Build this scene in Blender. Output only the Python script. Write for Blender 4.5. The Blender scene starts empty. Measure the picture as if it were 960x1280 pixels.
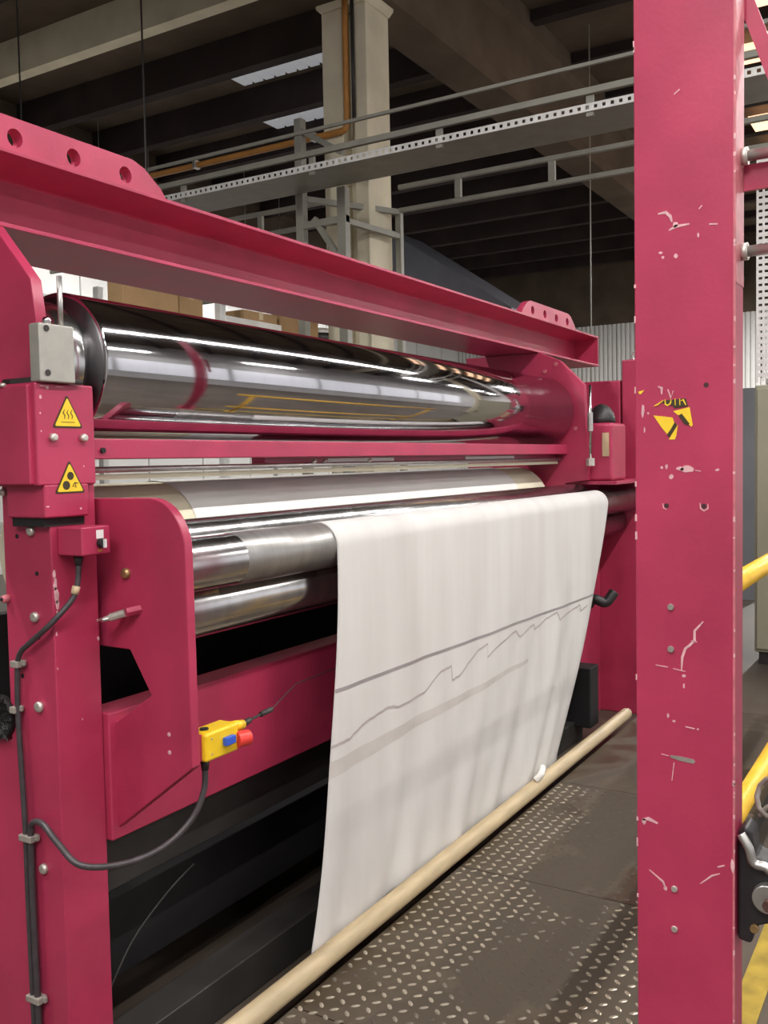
import bpy, bmesh, math, random
from mathutils import Vector, Matrix
random.seed(7)
S = bpy.context.scene
COL = S.collection
PI = math.pi

# ------------------------------------------------------------------ camera
cam_d = bpy.data.cameras.new('camera'); cam = bpy.data.objects.new('camera', cam_d); COL.objects.link(cam)
S.camera = cam
cam_d.sensor_fit = 'VERTICAL'; cam_d.sensor_height = 36.0; cam_d.lens = 36.0 * 1180.0 / 1280.0
cam_d.clip_start = 0.05; cam_d.clip_end = 200
R = Vector((0.8571330708, 0.5147382345, -0.0191689550))
U = Vector((-0.0116327320, 0.0565487075, 0.9983320706))
B = Vector((0.5149636671, -0.8554804461, 0.0544575792))
M = Matrix.Identity(4)
for i in range(3):
    M[i][0] = R[i]; M[i][1] = U[i]; M[i][2] = B[i]
M[0][3], M[1][3], M[2][3] = 0.0, 0.0, 1.6
cam.matrix_world = M

# ------------------------------------------------------------------ world, exposure
W = bpy.data.worlds.new('world'); S.world = W; W.use_nodes = True
W.node_tree.nodes['Background'].inputs[0].default_value = (0.75, 0.82, 1.0, 1)
W.node_tree.nodes['Background'].inputs[1].default_value = 0.6
S.view_settings.view_transform = 'Standard'
S.view_settings.look = 'None'
S.view_settings.exposure = 0.0
S.view_settings.gamma = 1.0
S.view_settings.use_curve_mapping = False

# lamps: (x, y, z, length, power, colour) every one gets a housing further down
WHITE = (1.0, 0.97, 0.94); AMBER = (1.0, 0.62, 0.38)
LAMPS = []
for y in (-1.4, 0.8, 3.0, 5.2, 7.4): LAMPS.append((0.45, y, 4.9, 2.1, 62, WHITE))
for y in (0.0, 4.0): LAMPS.append((4.6, y, 4.9, 1.5, 60, WHITE))  # added pair, set low and far off so light reaches the felt cylinder
for y in (10, 14, 18, 22): LAMPS.append((2.6, y, 5.4, 1.5, 150, WHITE))  # added out of view to light the far wall
for y in (7.5, 11, 14.5, 18): LAMPS.append((-11.3, y, 5.55, 1.5, 80, WHITE))  # invented row hidden by the beam, there to light the left wall
for (x, y) in ((-0.4, -2.4), (1.2, -3.2)): LAMPS.append((x, y, 4.7, 1.5, 85, WHITE))
for y in (-1.2, 1.0): LAMPS.append((-4.1, y, 6.2, 1.5, 150, WHITE))  # added fill from behind for the felt and rollers
for y in (19.0, 22.0): LAMPS.append((-1.2, y, 5.9, 1.5, 620, WHITE))  # extra lamps invented to lift the far white cladding
for (x, y, z, L, p, c) in LAMPS:
    if p == 0: continue
    ld = bpy.data.lights.new('tube_light', 'AREA'); ld.shape = 'RECTANGLE'; ld.size = 0.06; ld.size_y = L
    ld.energy = p; ld.color = c
    lo = bpy.data.objects.new('tube_light', ld); COL.objects.link(lo); lo.location = (x, y, z - 0.075)

# ------------------------------------------------------------------ materials
def mat(name, col, rough=0.5, metal=0.0, spec=0.5, var=0.0, vscale=8.0, bump=0.0, bscale=60.0, stretch=None,
        emit=None, estr=0.0, col2=None, coat=0.0, rvar=0.0):
    m = bpy.data.materials.new(name); m.use_nodes = True
    nt = m.node_tree; b = nt.nodes['Principled BSDF']
    b.inputs['Base Color'].default_value = (*col, 1); b.inputs['Roughness'].default_value = rough
    b.inputs['Metallic'].default_value = metal; b.inputs['Specular IOR Level'].default_value = spec
    if coat: b.inputs['Coat Weight'].default_value = coat; b.inputs['Coat Roughness'].default_value = 0.15
    if emit: b.inputs['Emission Color'].default_value = (*emit, 1); b.inputs['Emission Strength'].default_value = estr
    if var or bump or rvar:
        tc = nt.nodes.new('ShaderNodeTexCoord'); mp = nt.nodes.new('ShaderNodeMapping')
        if stretch: mp.inputs['Scale'].default_value = stretch
        nt.links.new(tc.outputs['Object'], mp.inputs[0])
    if var or rvar:
        n = nt.nodes.new('ShaderNodeTexNoise'); n.inputs['Scale'].default_value = vscale; n.inputs['Detail'].default_value = 5
        nt.links.new(mp.outputs[0], n.inputs['Vector'])
        r = nt.nodes.new('ShaderNodeValToRGB'); r.color_ramp.elements[0].position = 0.32; r.color_ramp.elements[1].position = 0.68
        c2 = col2 if col2 else tuple(max(0, c * (1 - var)) for c in col)
        r.color_ramp.elements[0].color = (*c2, 1); r.color_ramp.elements[1].color = (*[min(1, c * (1 + (0 if col2 else var * 0.5))) for c in col], 1)
        nt.links.new(n.outputs[0], r.inputs[0])
        if var: nt.links.new(r.outputs[0], b.inputs['Base Color'])
        if rvar:
            mr = nt.nodes.new('ShaderNodeMapRange'); mr.inputs[3].default_value = rough - rvar; mr.inputs[4].default_value = rough + rvar
            nt.links.new(n.outputs[0], mr.inputs[0]); nt.links.new(mr.outputs[0], b.inputs['Roughness'])
    if bump:
        n2 = nt.nodes.new('ShaderNodeTexNoise'); n2.inputs['Scale'].default_value = bscale; n2.inputs['Detail'].default_value = 4
        nt.links.new(mp.outputs[0], n2.inputs['Vector'])
        bp = nt.nodes.new('ShaderNodeBump'); bp.inputs['Strength'].default_value = bump; bp.inputs['Distance'].default_value = 0.01
        nt.links.new(n2.outputs[0], bp.inputs['Height']); nt.links.new(bp.outputs[0], b.inputs['Normal'])
    return m

CR = mat('crimson_paint', (0.43, 0.036, 0.092), 0.36, var=0.16, vscale=5, bump=0.035, bscale=90, rvar=0.06)
CRD = mat('crimson_edge_worn', (0.56, 0.16, 0.19), 0.45, var=0.25, vscale=30)
CHIP = mat('bare_primer', (0.72, 0.42, 0.44), 0.6, var=0.2, vscale=60)
CHROME = mat('polished_chrome', (0.52, 0.51, 0.53), 0.07, 1.0, var=0.05, vscale=3, stretch=(1, 6, 1), rvar=0.03)
CHROME2 = mat('worn_chrome', (0.50, 0.49, 0.49), 0.20, 1.0, var=0.15, vscale=4, stretch=(1, 5, 1), rvar=0.05)
SATIN = mat('satin_grey_sleeve', (0.36, 0.35, 0.34), 0.38, 0.75, var=0.15, vscale=6, stretch=(1, 5, 1))
DARKDISC = mat('dark_turned_steel', (0.12, 0.115, 0.12), 0.35, 1.0, var=0.2, vscale=5)
STEEL = mat('bare_steel', (0.55, 0.54, 0.52), 0.35, 0.9, var=0.1, vscale=20)
ZINC = mat('zinc_bolt', (0.66, 0.62, 0.56), 0.38, 0.7, var=0.15, vscale=50)
BRASS = mat('brass_plug', (0.45, 0.30, 0.14), 0.4, 0.8, var=0.2, vscale=30)
ALU = mat('grey_block', (0.42, 0.41, 0.37), 0.5, 0.5, var=0.1, vscale=25)
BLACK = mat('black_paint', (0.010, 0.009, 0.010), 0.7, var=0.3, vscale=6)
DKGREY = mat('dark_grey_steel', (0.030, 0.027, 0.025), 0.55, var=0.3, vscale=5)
RUBBER = mat('black_rubber', (0.022, 0.020, 0.021), 0.45, var=0.2, vscale=30)
CABLE = mat('dark_cable', (0.055, 0.045, 0.050), 0.42, var=0.2, vscale=30)
TIE = mat('grey_tie', (0.28, 0.25, 0.22), 0.5, var=0.2, vscale=40)
YEL = mat('yellow_plastic', (0.86, 0.56, 0.02), 0.35, var=0.06, vscale=20)
YELS = mat('yellow_sign', (0.88, 0.60, 0.03), 0.45, var=0.05, vscale=30)
INK = mat('black_ink', (0.04, 0.03, 0.01), 0.5, var=0.1, vscale=30)
YELR = mat('yellow_rail_paint', (0.80, 0.48, 0.04), 0.4, var=0.12, vscale=10)
YELF = mat('dull_yellow_floor_paint', (0.36, 0.25, 0.03), 0.7, var=0.35, vscale=12)
BLUE = mat('blue_lever', (0.03, 0.10, 0.55), 0.35, var=0.05, vscale=20)
RED = mat('red_button', (0.75, 0.05, 0.04), 0.35, var=0.05, vscale=20)
WHT = mat('white_plastic', (0.80, 0.78, 0.76), 0.4, var=0.03, vscale=20)
FELT = mat('cream_felt', (0.78, 0.73, 0.56), 0.9, spec=0.1, var=0.05, vscale=4, bump=0.1, bscale=200)
WOOD = mat('pale_wood_pole', (0.52, 0.41, 0.25), 0.5, var=0.18, vscale=5, stretch=(6, 1, 6), bump=0.04)
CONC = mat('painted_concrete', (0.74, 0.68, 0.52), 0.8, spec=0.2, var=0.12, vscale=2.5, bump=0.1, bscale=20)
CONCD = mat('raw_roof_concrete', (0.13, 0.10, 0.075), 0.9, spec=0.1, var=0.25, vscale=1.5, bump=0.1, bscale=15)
CONCX = mat('shaded_purlin', (0.045, 0.035, 0.034), 0.9, spec=0.1, var=0.3, vscale=1.5)  # shadow on the purlin sides is put into this colour
RACK = mat('grey_green_steel', (0.27, 0.265, 0.225), 0.5, 0.1, var=0.12, vscale=6)
GALV = mat('galvanised', (0.72, 0.72, 0.70), 0.5, 0.15, var=0.15, vscale=12)
CARD = mat('cardboard', (0.42, 0.27, 0.14), 0.85, spec=0.1, var=0.1, vscale=5)
TAPE = mat('tape', (0.55, 0.42, 0.26), 0.4, var=0.05)
WALLW = mat('white_cladding', (0.74, 0.74, 0.72), 0.6, spec=0.3, var=0.05, vscale=1.2, emit=(0.85, 0.9, 1.0), estr=0.0)
WALLB = mat('brown_cladding', (0.13, 0.10, 0.075), 0.8, spec=0.1, var=0.25, vscale=1.5)
WALLR = mat('pale_wall', (0.42, 0.42, 0.42), 0.8, spec=0.2, var=0.12, vscale=0.8)
FLOORM = mat('oily_concrete_floor', (0.085, 0.066, 0.050), 0.55, var=0.35, vscale=1.5, bump=0.08, bscale=30, rvar=0.12)
CAB = mat('olive_grey_cabinet', (0.34, 0.33, 0.24), 0.5, var=0.06, vscale=3)
ORANGE = mat('orange_pipe', (0.50, 0.22, 0.05), 0.5, var=0.2, vscale=5)
BLUEG = mat('blue_grey_sheet', (0.12, 0.125, 0.15), 0.6, var=0.15, vscale=2)
COPPER = mat('amber_diffuser', (0.9, 0.6, 0.4), 0.5, emit=AMBER, estr=1.7)
TUBE = mat('white_diffuser', (0.9, 0.9, 0.9), 0.5, emit=WHITE, estr=24.0)
SKYL = mat('skylight_sheet', (0.5, 0.5, 0.5), 0.6, emit=(0.85, 0.88, 0.95), estr=0.20)

WINF = mat('window_frame_grey', (0.35, 0.35, 0.34), 0.6)
WING = mat('frosted_daylight_pane', (0.7, 0.72, 0.75), 0.5, emit=(0.86, 0.90, 1.0), estr=0.4)
# hanging cloth: pale with faint streaks running down it
FAB = mat('white_cloth', (0.71, 0.70, 0.68), 0.85, spec=0.15, var=0.05, vscale=1.6, stretch=(1, 3.5, 0.4), bump=0.25, bscale=3.0,
          col2=(0.62, 0.60, 0.585))
FABW = mat('white_wrap', (0.82, 0.81, 0.78), 0.8, spec=0.15, var=0.04, vscale=4)
FABS = mat('grey_weave_mark', (0.34, 0.31, 0.31), 0.85, spec=0.1, var=0.1, vscale=10)
FABZ = mat('faint_stain', (0.47, 0.42, 0.415), 0.85, spec=0.1, var=0.08, vscale=10)
FABC = mat('faint_crease_band', (0.575, 0.545, 0.52), 0.85, spec=0.1, var=0.10, vscale=6)

def tread_mat(name, lo, hi, rough):
    m = bpy.data.materials.new(name); m.use_nodes = True; nt = m.node_tree; b = nt.nodes['Principled BSDF']
    tc = nt.nodes.new('ShaderNodeTexCoord')
    n = nt.nodes.new('ShaderNodeTexNoise'); n.inputs['Scale'].default_value = 1.15; n.inputs['Detail'].default_value = 6; n.inputs['Distortion'].default_value = 0.6
    n.inputs['Roughness'].default_value = 0.6
    nt.links.new(tc.outputs['Object'], n.inputs['Vector'])
    gp = nt.nodes.new('ShaderNodeNewGeometry'); sx = nt.nodes.new('ShaderNodeSeparateXYZ'); nt.links.new(gp.outputs['Position'], sx.inputs[0])
    ad = nt.nodes.new('ShaderNodeMath'); ad.operation = 'ADD'; ad.inputs[1].default_value = 1.17; nt.links.new(sx.outputs['X'], ad.inputs[0])
    ab = nt.nodes.new('ShaderNodeMath'); ab.operation = 'ABSOLUTE'; nt.links.new(ad.outputs[0], ab.inputs[0])
    lane = nt.nodes.new('ShaderNodeMapRange'); lane.inputs[1].default_value = 0.08; lane.inputs[2].default_value = 0.26
    lane.inputs[3].default_value = -0.10; lane.inputs[4].default_value = 0.03; nt.links.new(ab.outputs[0], lane.inputs[0])
    n0 = n; nn = nt.nodes.new('ShaderNodeMath'); nn.operation = 'ADD'; nt.links.new(n0.outputs[0], nn.inputs[0]); nt.links.new(lane.outputs[0], nn.inputs[1]); n = nn
    r = nt.nodes.new('ShaderNodeValToRGB'); r.color_ramp.elements[0].position = 0.46; r.color_ramp.elements[1].position = 0.56
    r.color_ramp.elements[0].color = (*lo, 1); r.color_ramp.elements[1].color = (*hi, 1)
    nt.links.new(n.outputs[0], r.inputs[0]); nt.links.new(r.outputs[0], b.inputs['Base Color'])
    m1 = nt.nodes.new('ShaderNodeMapRange'); m1.inputs[1].default_value = 0.46; m1.inputs[2].default_value = 0.56
    m1.inputs[3].default_value = 0.0; m1.inputs[4].default_value = 0.9
    nt.links.new(n.outputs[0], m1.inputs[0]); nt.links.new(m1.outputs[0], b.inputs['Metallic'])
    m2 = nt.nodes.new('ShaderNodeMapRange'); m2.inputs[1].default_value = 0.46; m2.inputs[2].default_value = 0.56
    m2.inputs[3].default_value = 0.8; m2.inputs[4].default_value = rough
    nt.links.new(n.outputs[0], m2.inputs[0]); nt.links.new(m2.outputs[0], b.inputs['Roughness'])
    return m
TREAD = tread_mat('grimy_tread_steel', (0.065, 0.048, 0.032), (0.155, 0.125, 0.090), 0.40)
LUG = tread_mat('worn_tread_lugs', (0.065, 0.050, 0.036), (0.66, 0.59, 0.47), 0.30)

# ------------------------------------------------------------------ mesh helpers
def box(bm, x0, x1, y0, y1, z0, z1):
    v = [bm.verts.new(p) for p in ((x0,y0,z0),(x1,y0,z0),(x1,y1,z0),(x0,y1,z0),(x0,y0,z1),(x1,y0,z1),(x1,y1,z1),(x0,y1,z1))]
    for f in ((0,3,2,1),(4,5,6,7),(0,1,5,4),(1,2,6,5),(2,3,7,6),(3,0,4,7)): bm.faces.new([v[i] for i in f])

def frame_of(d):
    d = d.normalized(); a = Vector((0, 0, 1)) if abs(d.z) < 0.9 else Vector((1, 0, 0))
    s = d.cross(a).normalized(); return s, d.cross(s).normalized()

def rod(bm, p0, p1, r, n=16, r1=None):
    p0 = Vector(p0); p1 = Vector(p1); s, t = frame_of(p1 - p0); r1 = r if r1 is None else r1
    a = [bm.verts.new(p0 + (s*math.cos(2*PI*i/n) + t*math.sin(2*PI*i/n))*r) for i in range(n)]
    b = [bm.verts.new(p1 + (s*math.cos(2*PI*i/n) + t*math.sin(2*PI*i/n))*r1) for i in range(n)]
    for i in range(n):
        j = (i+1) % n; f = bm.faces.new((a[i], b[i], b[j], a[j])); f.smooth = n > 8
    bm.faces.new(a); bm.faces.new(list(reversed(b)))

def bar(bm, p0, p1, w, h):
    """rectangular bar between two points"""
    p0 = Vector(p0); p1 = Vector(p1); s, t = frame_of(p1 - p0)
    q = [(-w/2,-h/2),(w/2,-h/2),(w/2,h/2),(-w/2,h/2)]
    a = [bm.verts.new(p0 + s*x + t*y) for x, y in q]; b = [bm.verts.new(p1 + s*x + t*y) for x, y in q]
    for i in range(4): bm.faces.new((a[i], b[i], b[(i+1)%4], a[(i+1)%4]))
    bm.faces.new(a); bm.faces.new(list(reversed(b)))

def lathe(bm, axis_p, prof, n=64):
    """prof: list of (y, r), turned about a line parallel to Y through axis_p (x,z)"""
    cx, cz = axis_p; rings = []
    for (y, r) in prof:
        rings.append([bm.verts.new((cx + r*math.cos(2*PI*i/n), y, cz + r*math.sin(2*PI*i/n))) for i in range(n)] if r > 1e-6 else [bm.verts.new((cx, y, cz))])
    for k in range(len(rings)-1):
        A, Bq = rings[k], rings[k+1]
        for i in range(n):
            j = (i+1) % n
            if len(A) == 1 and len(Bq) == 1: continue
            if len(A) == 1: f = bm.faces.new((A[0], Bq[i], Bq[j]))
            elif len(Bq) == 1: f = bm.faces.new((A[i], Bq[0], A[j]))
            else: f = bm.faces.new((A[i], Bq[i], Bq[j], A[j]))
            f.smooth = True

def prism(bm, poly, a, b, plane='XZ'):
    """extrude a 2-D polygon: plane XZ goes from y=a to y=b, YZ from x=a to x=b, XY from z=a to z=b"""
    def P(u, v, w): return {'XZ': (u, w, v), 'YZ': (w, u, v), 'XY': (u, v, w)}[plane]
    A = [bm.verts.new(P(u, v, a)) for u, v in poly]; Bq = [bm.verts.new(P(u, v, b)) for u, v in poly]
    n = len(poly)
    for i in range(n): bm.faces.new((A[i], A[(i+1)%n], Bq[(i+1)%n], Bq[i]))
    bm.faces.new(list(reversed(A))); bm.faces.new(Bq)

def tube(bm, pts, r, n=10, smooth=3):
    """round tube along a Catmull-Rom path"""
    P = [Vector(p) for p in pts]
    if smooth > 1:
        Q = []
        for i in range(len(P)-1):
            a = P[max(i-1,0)]; b = P[i]; c = P[i+1]; d = P[min(i+2,len(P)-1)]
            for k in range(smooth*2):
                t = k/(smooth*2)
                Q.append(0.5*((2*b)+(c-a)*t+(2*a-5*b+4*c-d)*t*t+(3*b-a-3*c+d)*t**3))
        Q.append(P[-1]); P = Q
    rings = []; up = None
    for i, p in enumerate(P):
        d = (P[min(i+1,len(P)-1)] - P[max(i-1,0)]).normalized()
        if up is None: s, t = frame_of(d)
        else:
            s = (up - d*up.dot(d)).normalized(); t = d.cross(s)
        up = s
        rings.append([bm.verts.new(p + (s*math.cos(2*PI*k/n) + t*math.sin(2*PI*k/n))*r) for k in range(n)])
    for i in range(len(rings)-1):
        for k in range(n):
            f = bm.faces.new((rings[i][k], rings[i+1][k], rings[i+1][(k+1)%n], rings[i][(k+1)%n])); f.smooth = True
    bm.faces.new(rings[0]); bm.faces.new(list(reversed(rings[-1])))

def world_of(o): return o.matrix_world.copy() if o.parent is None and o.type != 'EMPTY' else o['_w'] if '_w' in o else None

ORG = {}   # world location of every object, for parenting without a depsgraph update
def link(o, parent=None, loc=(0, 0, 0)):
    COL.objects.link(o); ORG[o.name] = Vector(loc)
    if parent is not None:
        o.parent = parent; o.location = Vector(loc) - ORG[parent.name]
    else: o.location = loc
    return o

def obj(name, bm, m, parent=None, bevel=0.0, loc=None, seg=2):
    """bm holds world coordinates; the origin is moved to the middle of the piece's base"""
    bmesh.ops.recalc_face_normals(bm, faces=bm.faces)
    xs = [v.co for v in bm.verts]
    c = Vector(((min(v.x for v in xs)+max(v.x for v in xs))/2, (min(v.y for v in xs)+max(v.y for v in xs))/2, min(v.z for v in xs)))
    bmesh.ops.translate(bm, verts=bm.verts, vec=-c)
    me = bpy.data.meshes.new(name); bm.to_mesh(me); bm.free()
    me.materials.append(m)
    o = bpy.data.objects.new(name, me); link(o, parent, c)
    if bevel:
        md = o.modifiers.new('bevel', 'BEVEL'); md.width = bevel; md.segments = seg; md.limit_method = 'ANGLE'; md.angle_limit = math.radians(40)
        md.harden_normals = True
        for p in me.polygons: p.use_smooth = True
        me.set_sharp_from_angle(angle=math.radians(40)) if hasattr(me, 'set_sharp_from_angle') else None
    return o

def again(o, parent, loc, rot=None, name=None):
    """another copy of a repeated piece (shares its mesh)"""
    c = o.copy(); link(c, parent, loc)
    if rot is not None: c.rotation_euler = rot
    return c

def thing(name, label, cat, loc=(0, 0, 0), group=None):
    o = bpy.data.objects.new(name, None); o.empty_display_size = 0.05; link(o, None, loc)
    o['label'] = label; o['category'] = cat
    if group: o['group'] = group
    return o
def tag(o, label, cat, group=None):
    o['label'] = label; o['category'] = cat
    if group: o['group'] = group
    return o
def lab(o, s): o['label'] = s; return o
def struct(o): o['kind'] = 'structure'; return o
def nb(): return bmesh.new()
def B1(name, m, parent, x0, x1, y0, y1, z0, z1, bevel=0.0):
    bm = nb(); box(bm, x0, x1, y0, y1, z0, z1); return obj(name, bm, m, parent, bevel)
def R1(name, m, parent, p0, p1, r, n=16, r1=None, bevel=0.0):
    bm = nb(); rod(bm, p0, p1, r, n, r1); return obj(name, bm, m, parent, bevel)

# ------------------------------------------------------------------ building shell
struct(B1('floor', FLOORM, None, -13, 6, -5, 26, -0.22, -0.10))
wl = struct(B1('wall_left', WALLW, None, -13.15, -13.0, -5, 26, -0.10, 7.20))
wb = struct(B1('wall_back', WALLB, None, -13, 6, 26, 26.15, -0.10, 7.20))
struct(B1('wall_right', WALLR, None, 6.0, 6.15, -5, 26, -0.10, 7.20))
struct(B1('wall_front', WALLR, None, -13, 6, -5.15, -5.0, -0.10, 7.20))
# corrugated white panels on the far wall and the left wall
pan0 = None
for i in range(19):
    x0 = -13 + i*1.0
    if pan0 is None:
        bm = nb(); n = 8; poly = []
        for k in range(n):
            u = k/n
            poly += [(x0 + u, 25.985), (x0 + u + 0.06/1.0*0.5, 25.93), (x0 + u + 0.09, 25.93), (x0 + u + 0.115, 25.985)]
        poly = [(p[0], p[1]) for p in poly] + [(x0 + 0.985, 25.985), (x0 + 0.985, 25.999), (x0, 25.999)]
        prism(bm, poly, -0.10, 5.25, 'XY')
        pan0 = obj('cladding_panel', bm, WALLW, wb); base = ORG[pan0.name].copy()
    else: again(pan0, wb, base + Vector((i*1.0, 0, 0)))
p0 = None
for i in range(15):
    if p0 is None: p0 = B1('cladding_panel', WALLW, wl, -12.998, -12.95, 4.0, 5.46, -0.10, 6.4, 0.01); base = ORG[p0.name].copy()
    else: again(p0, wl, base + Vector((0, 1.5*i - (0 if i < 15 else 0), 0)))

wr = bpy.data.objects['wall_right']
for i, y in enumerate((-2.0, 1.1, 4.2, 7.3, 10.4, 13.5, 16.6)):
    wn = struct(B1('window_%d' % (i+1), WINF, None, 5.90, 5.999, y-1.5, y+1.5, 1.0, 3.6))
    for j in range(3):
        B1('pane', WING, wn, 5.885, 5.90, y-1.47+j*.985, y-1.47+j*.985+.97, 1.1, 3.5)
# roof: girders along Y, purlins along X, deck and skylight sheets
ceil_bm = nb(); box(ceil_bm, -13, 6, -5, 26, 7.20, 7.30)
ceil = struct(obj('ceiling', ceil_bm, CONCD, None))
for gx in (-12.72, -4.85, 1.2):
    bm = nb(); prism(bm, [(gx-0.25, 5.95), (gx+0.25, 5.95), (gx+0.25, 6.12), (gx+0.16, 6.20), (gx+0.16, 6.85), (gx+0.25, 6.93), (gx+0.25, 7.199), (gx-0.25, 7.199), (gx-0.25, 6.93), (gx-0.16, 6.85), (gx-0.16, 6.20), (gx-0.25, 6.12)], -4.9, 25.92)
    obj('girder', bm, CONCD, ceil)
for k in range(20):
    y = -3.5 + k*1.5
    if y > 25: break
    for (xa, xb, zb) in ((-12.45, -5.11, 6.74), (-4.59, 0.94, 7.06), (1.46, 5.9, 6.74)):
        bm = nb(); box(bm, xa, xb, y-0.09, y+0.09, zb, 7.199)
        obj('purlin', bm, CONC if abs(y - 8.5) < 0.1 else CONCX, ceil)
for (x0, x1, y0, y1) in ((-9.0, -6.9, 10.6, 11.2), (-9.7, -8.2, 12.5, 13.0)):
    bm = nb(); n = int((x1-x0)/0.2)
    for i in range(n):
        box(bm, x0+i*0.2, x0+i*0.2+0.15, y0, y1, 7.15, 7.198)
    obj('skylight_sheet', bm, SKYL, ceil)
for (y0, y1) in ((10.1, 11.4), (11.6, 12.5), (13.6, 14.2), (15.1, 15.8), (16.5, 17.2), (18.1, 18.6)):
    bm = nb(); box(bm, -2.9, -1.3, y0, y1, 7.01, 7.055); lab(obj('amber_skylight', bm, COPPER, ceil), 'amber translucent roof sheet')
# lamp housings
for i, (x, y, z, L, p, c) in enumerate(LAMPS):
    am = c is AMBER
    row = [q for q in LAMPS if q[0] == x and q[5] is c]; nth = ['nearest', 'second', 'third', 'fourth', 'fifth'][row.index((x, y, z, L, p, c))]
    where = {0.45: 'above the aisle edge', 4.6: 'far right above the aisle, added to light the felt', 2.6: 'in the deep right of the hall, added to light the far wall', -11.3: 'along the white left wall, added to light it', -4.1: 'above the rack aisle behind the machine, added as fill light', -1.2: 'before the far white wall, added to brighten it', -0.4: 'behind the camera', 1.2: 'behind the camera to the right'}[x]
    t = thing('ceiling_lamp', '%s %s tube lamp hanging on two rods %s' % (nth, 'amber' if am else 'white', where), 'lamp', (x, y, z), 'amber lamps under the roof' if am else 'white lamps under the roof')
    B1('housing', WHT, t, x-0.10, x+0.10, y-L/2-0.04, y+L/2+0.04, z, z+0.06, 0.008)
    B1('diffuser', COPPER if am else TUBE, t, x-0.045, x+0.045, y-L/2, y+L/2, z-0.06, z)
    for s in (-1, 1): R1('hanger', STEEL, t, (x, y+s*L*0.35, z+0.06), (x, y+s*L*0.35, 7.198), 0.006, 6)

# concrete columns
def column(x, y, label):
    t = thing('concrete_column', label, 'column', (x, y, -0.1))
    # I-shaped section with a recess on the side that faces -Y
    hx, hy = 0.25, 0.21
    sec = [(x-hx,y-hy),(x-hx+.23,y-hy),(x-hx+.23,y-hy+.14),(x+hx-.15,y-hy+.14),(x+hx-.15,y-hy),(x+hx,y-hy),(x+hx,y+hy),(x-hx,y+hy)]
    bm = nb(); prism(bm, sec, -0.10, 5.87, 'XY'); obj('shaft', bm, CONC, t, 0.012)
    bm = nb()
    prism(bm, [(x-hx, 5.87), (x+hx, 5.87), (x+hx+.05, 5.92), (x+hx+.05, 5.95), (x-hx-.05, 5.95), (x-hx-.05, 5.92)], y-hy-0.02, y+hy+0.02)
    obj('capital', bm, CONC, t, 0.01)
    return t
column(-4.97, 7.89, 'pale cream concrete column with a recess, in front of the dark roof')
column(1.2, 12.0, 'concrete column right of the crimson post, beyond the aisle')

# orange pipe down the column recess, then away to the left
op = thing('orange_pipe', 'thin orange pipe running down the concrete column and bending left', 'pipe', (-4.93, 7.75, 4.5))
bm = nb(); tube(bm, [(-4.925,7.645,5.92),(-4.925,7.645,5.2),(-4.925,7.645,4.84),(-4.945,7.645,4.74),(-5.05,7.645,4.72),(-5.6,7.645,4.72),(-7.5,7.645,4.72),(-12.9,7.645,4.72)], 0.03, 10, 2); obj('pipe', bm, ORANGE, op)
for x in (-5.3, -6.8, -8.3): B1('pipe_clamp', STEEL, op, x-.02, x+.02, 7.59, 7.67, 4.68, 4.765, 0.004)
cd = nb(); tube(cd, [(-4.85,7.65,5.94),(-4.85,7.65,4.8)], 0.018, 8, 1); tag(obj('conduit', cd, DKGREY), 'thin dark conduit beside the orange pipe on the concrete column', 'conduit')

# hanging wires
for i, (x, y, z0, s) in enumerate(((-6.4, 6.5, 4.0, 'thin dark wire hanging left of the skylights'), (-8.1, 6.5, 3.6, 'thin dark wire hanging at the far left above the beam'), (-4.1, 12.2, 2.3, 'thin pale wire hanging in front of the far roof, left of the crimson post'))):
    bm = nb(); rod(bm, (x, y, z0), (x, y, 7.199), 0.009, 6); tag(obj('hanging_wire', bm, DKGREY if i < 2 else RACK), s, 'wire')

# ------------------------------------------------------------------ overhead cable platform
pl = thing('cable_tray_bridge', 'long grey overhead cable tray bridge on steel frames, passing before the concrete column', 'cable tray', (-4, 7.3, 3.9))
XA, XB = -9.6, 0.6
Yn, Yf = 6.6, 8.05
# near side: perforated tray edge, tray bottom, two rails and uprights
bm = nb(); box(bm, XA, XB, Yn, Yn+0.50, 4.03, 4.045); obj('tray_floor', bm, RACK, pl)
bm = nb()
n = int((XB-XA)/0.06)
box(bm, XA, XB, Yn-0.008, Yn, 4.03, 4.045); box(bm, XA, XB, Yn-0.008, Yn, 4.07, 4.085)
for i in range(n): box(bm, XA+i*0.06, XA+i*0.06+0.034, Yn-0.008, Yn, 4.045, 4.07)
lab(obj('perforated_edge', bm, GALV, pl), 'bright perforated tray edge')
B1('tray_side', RACK, pl, XA, XB, Yn+0.49, Yn+0.5, 4.045, 4.09)
B1('rail', RACK, pl, XA, XB, Yn-0.02, Yn+0.02, 4.145, 4.195, 0.006)
B1('thin_rail', RACK, pl, XA, XB, Yn-0.012, Yn+0.012, 4.345, 4.37)
for x in (-8.6, -6.06, -4.62, -3.42, -2.22, -1.02, 0.18): B1('upright', RACK, pl, x-.025, x+.025, Yn+0.005, Yn+0.035, 4.0, 4.15)
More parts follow.
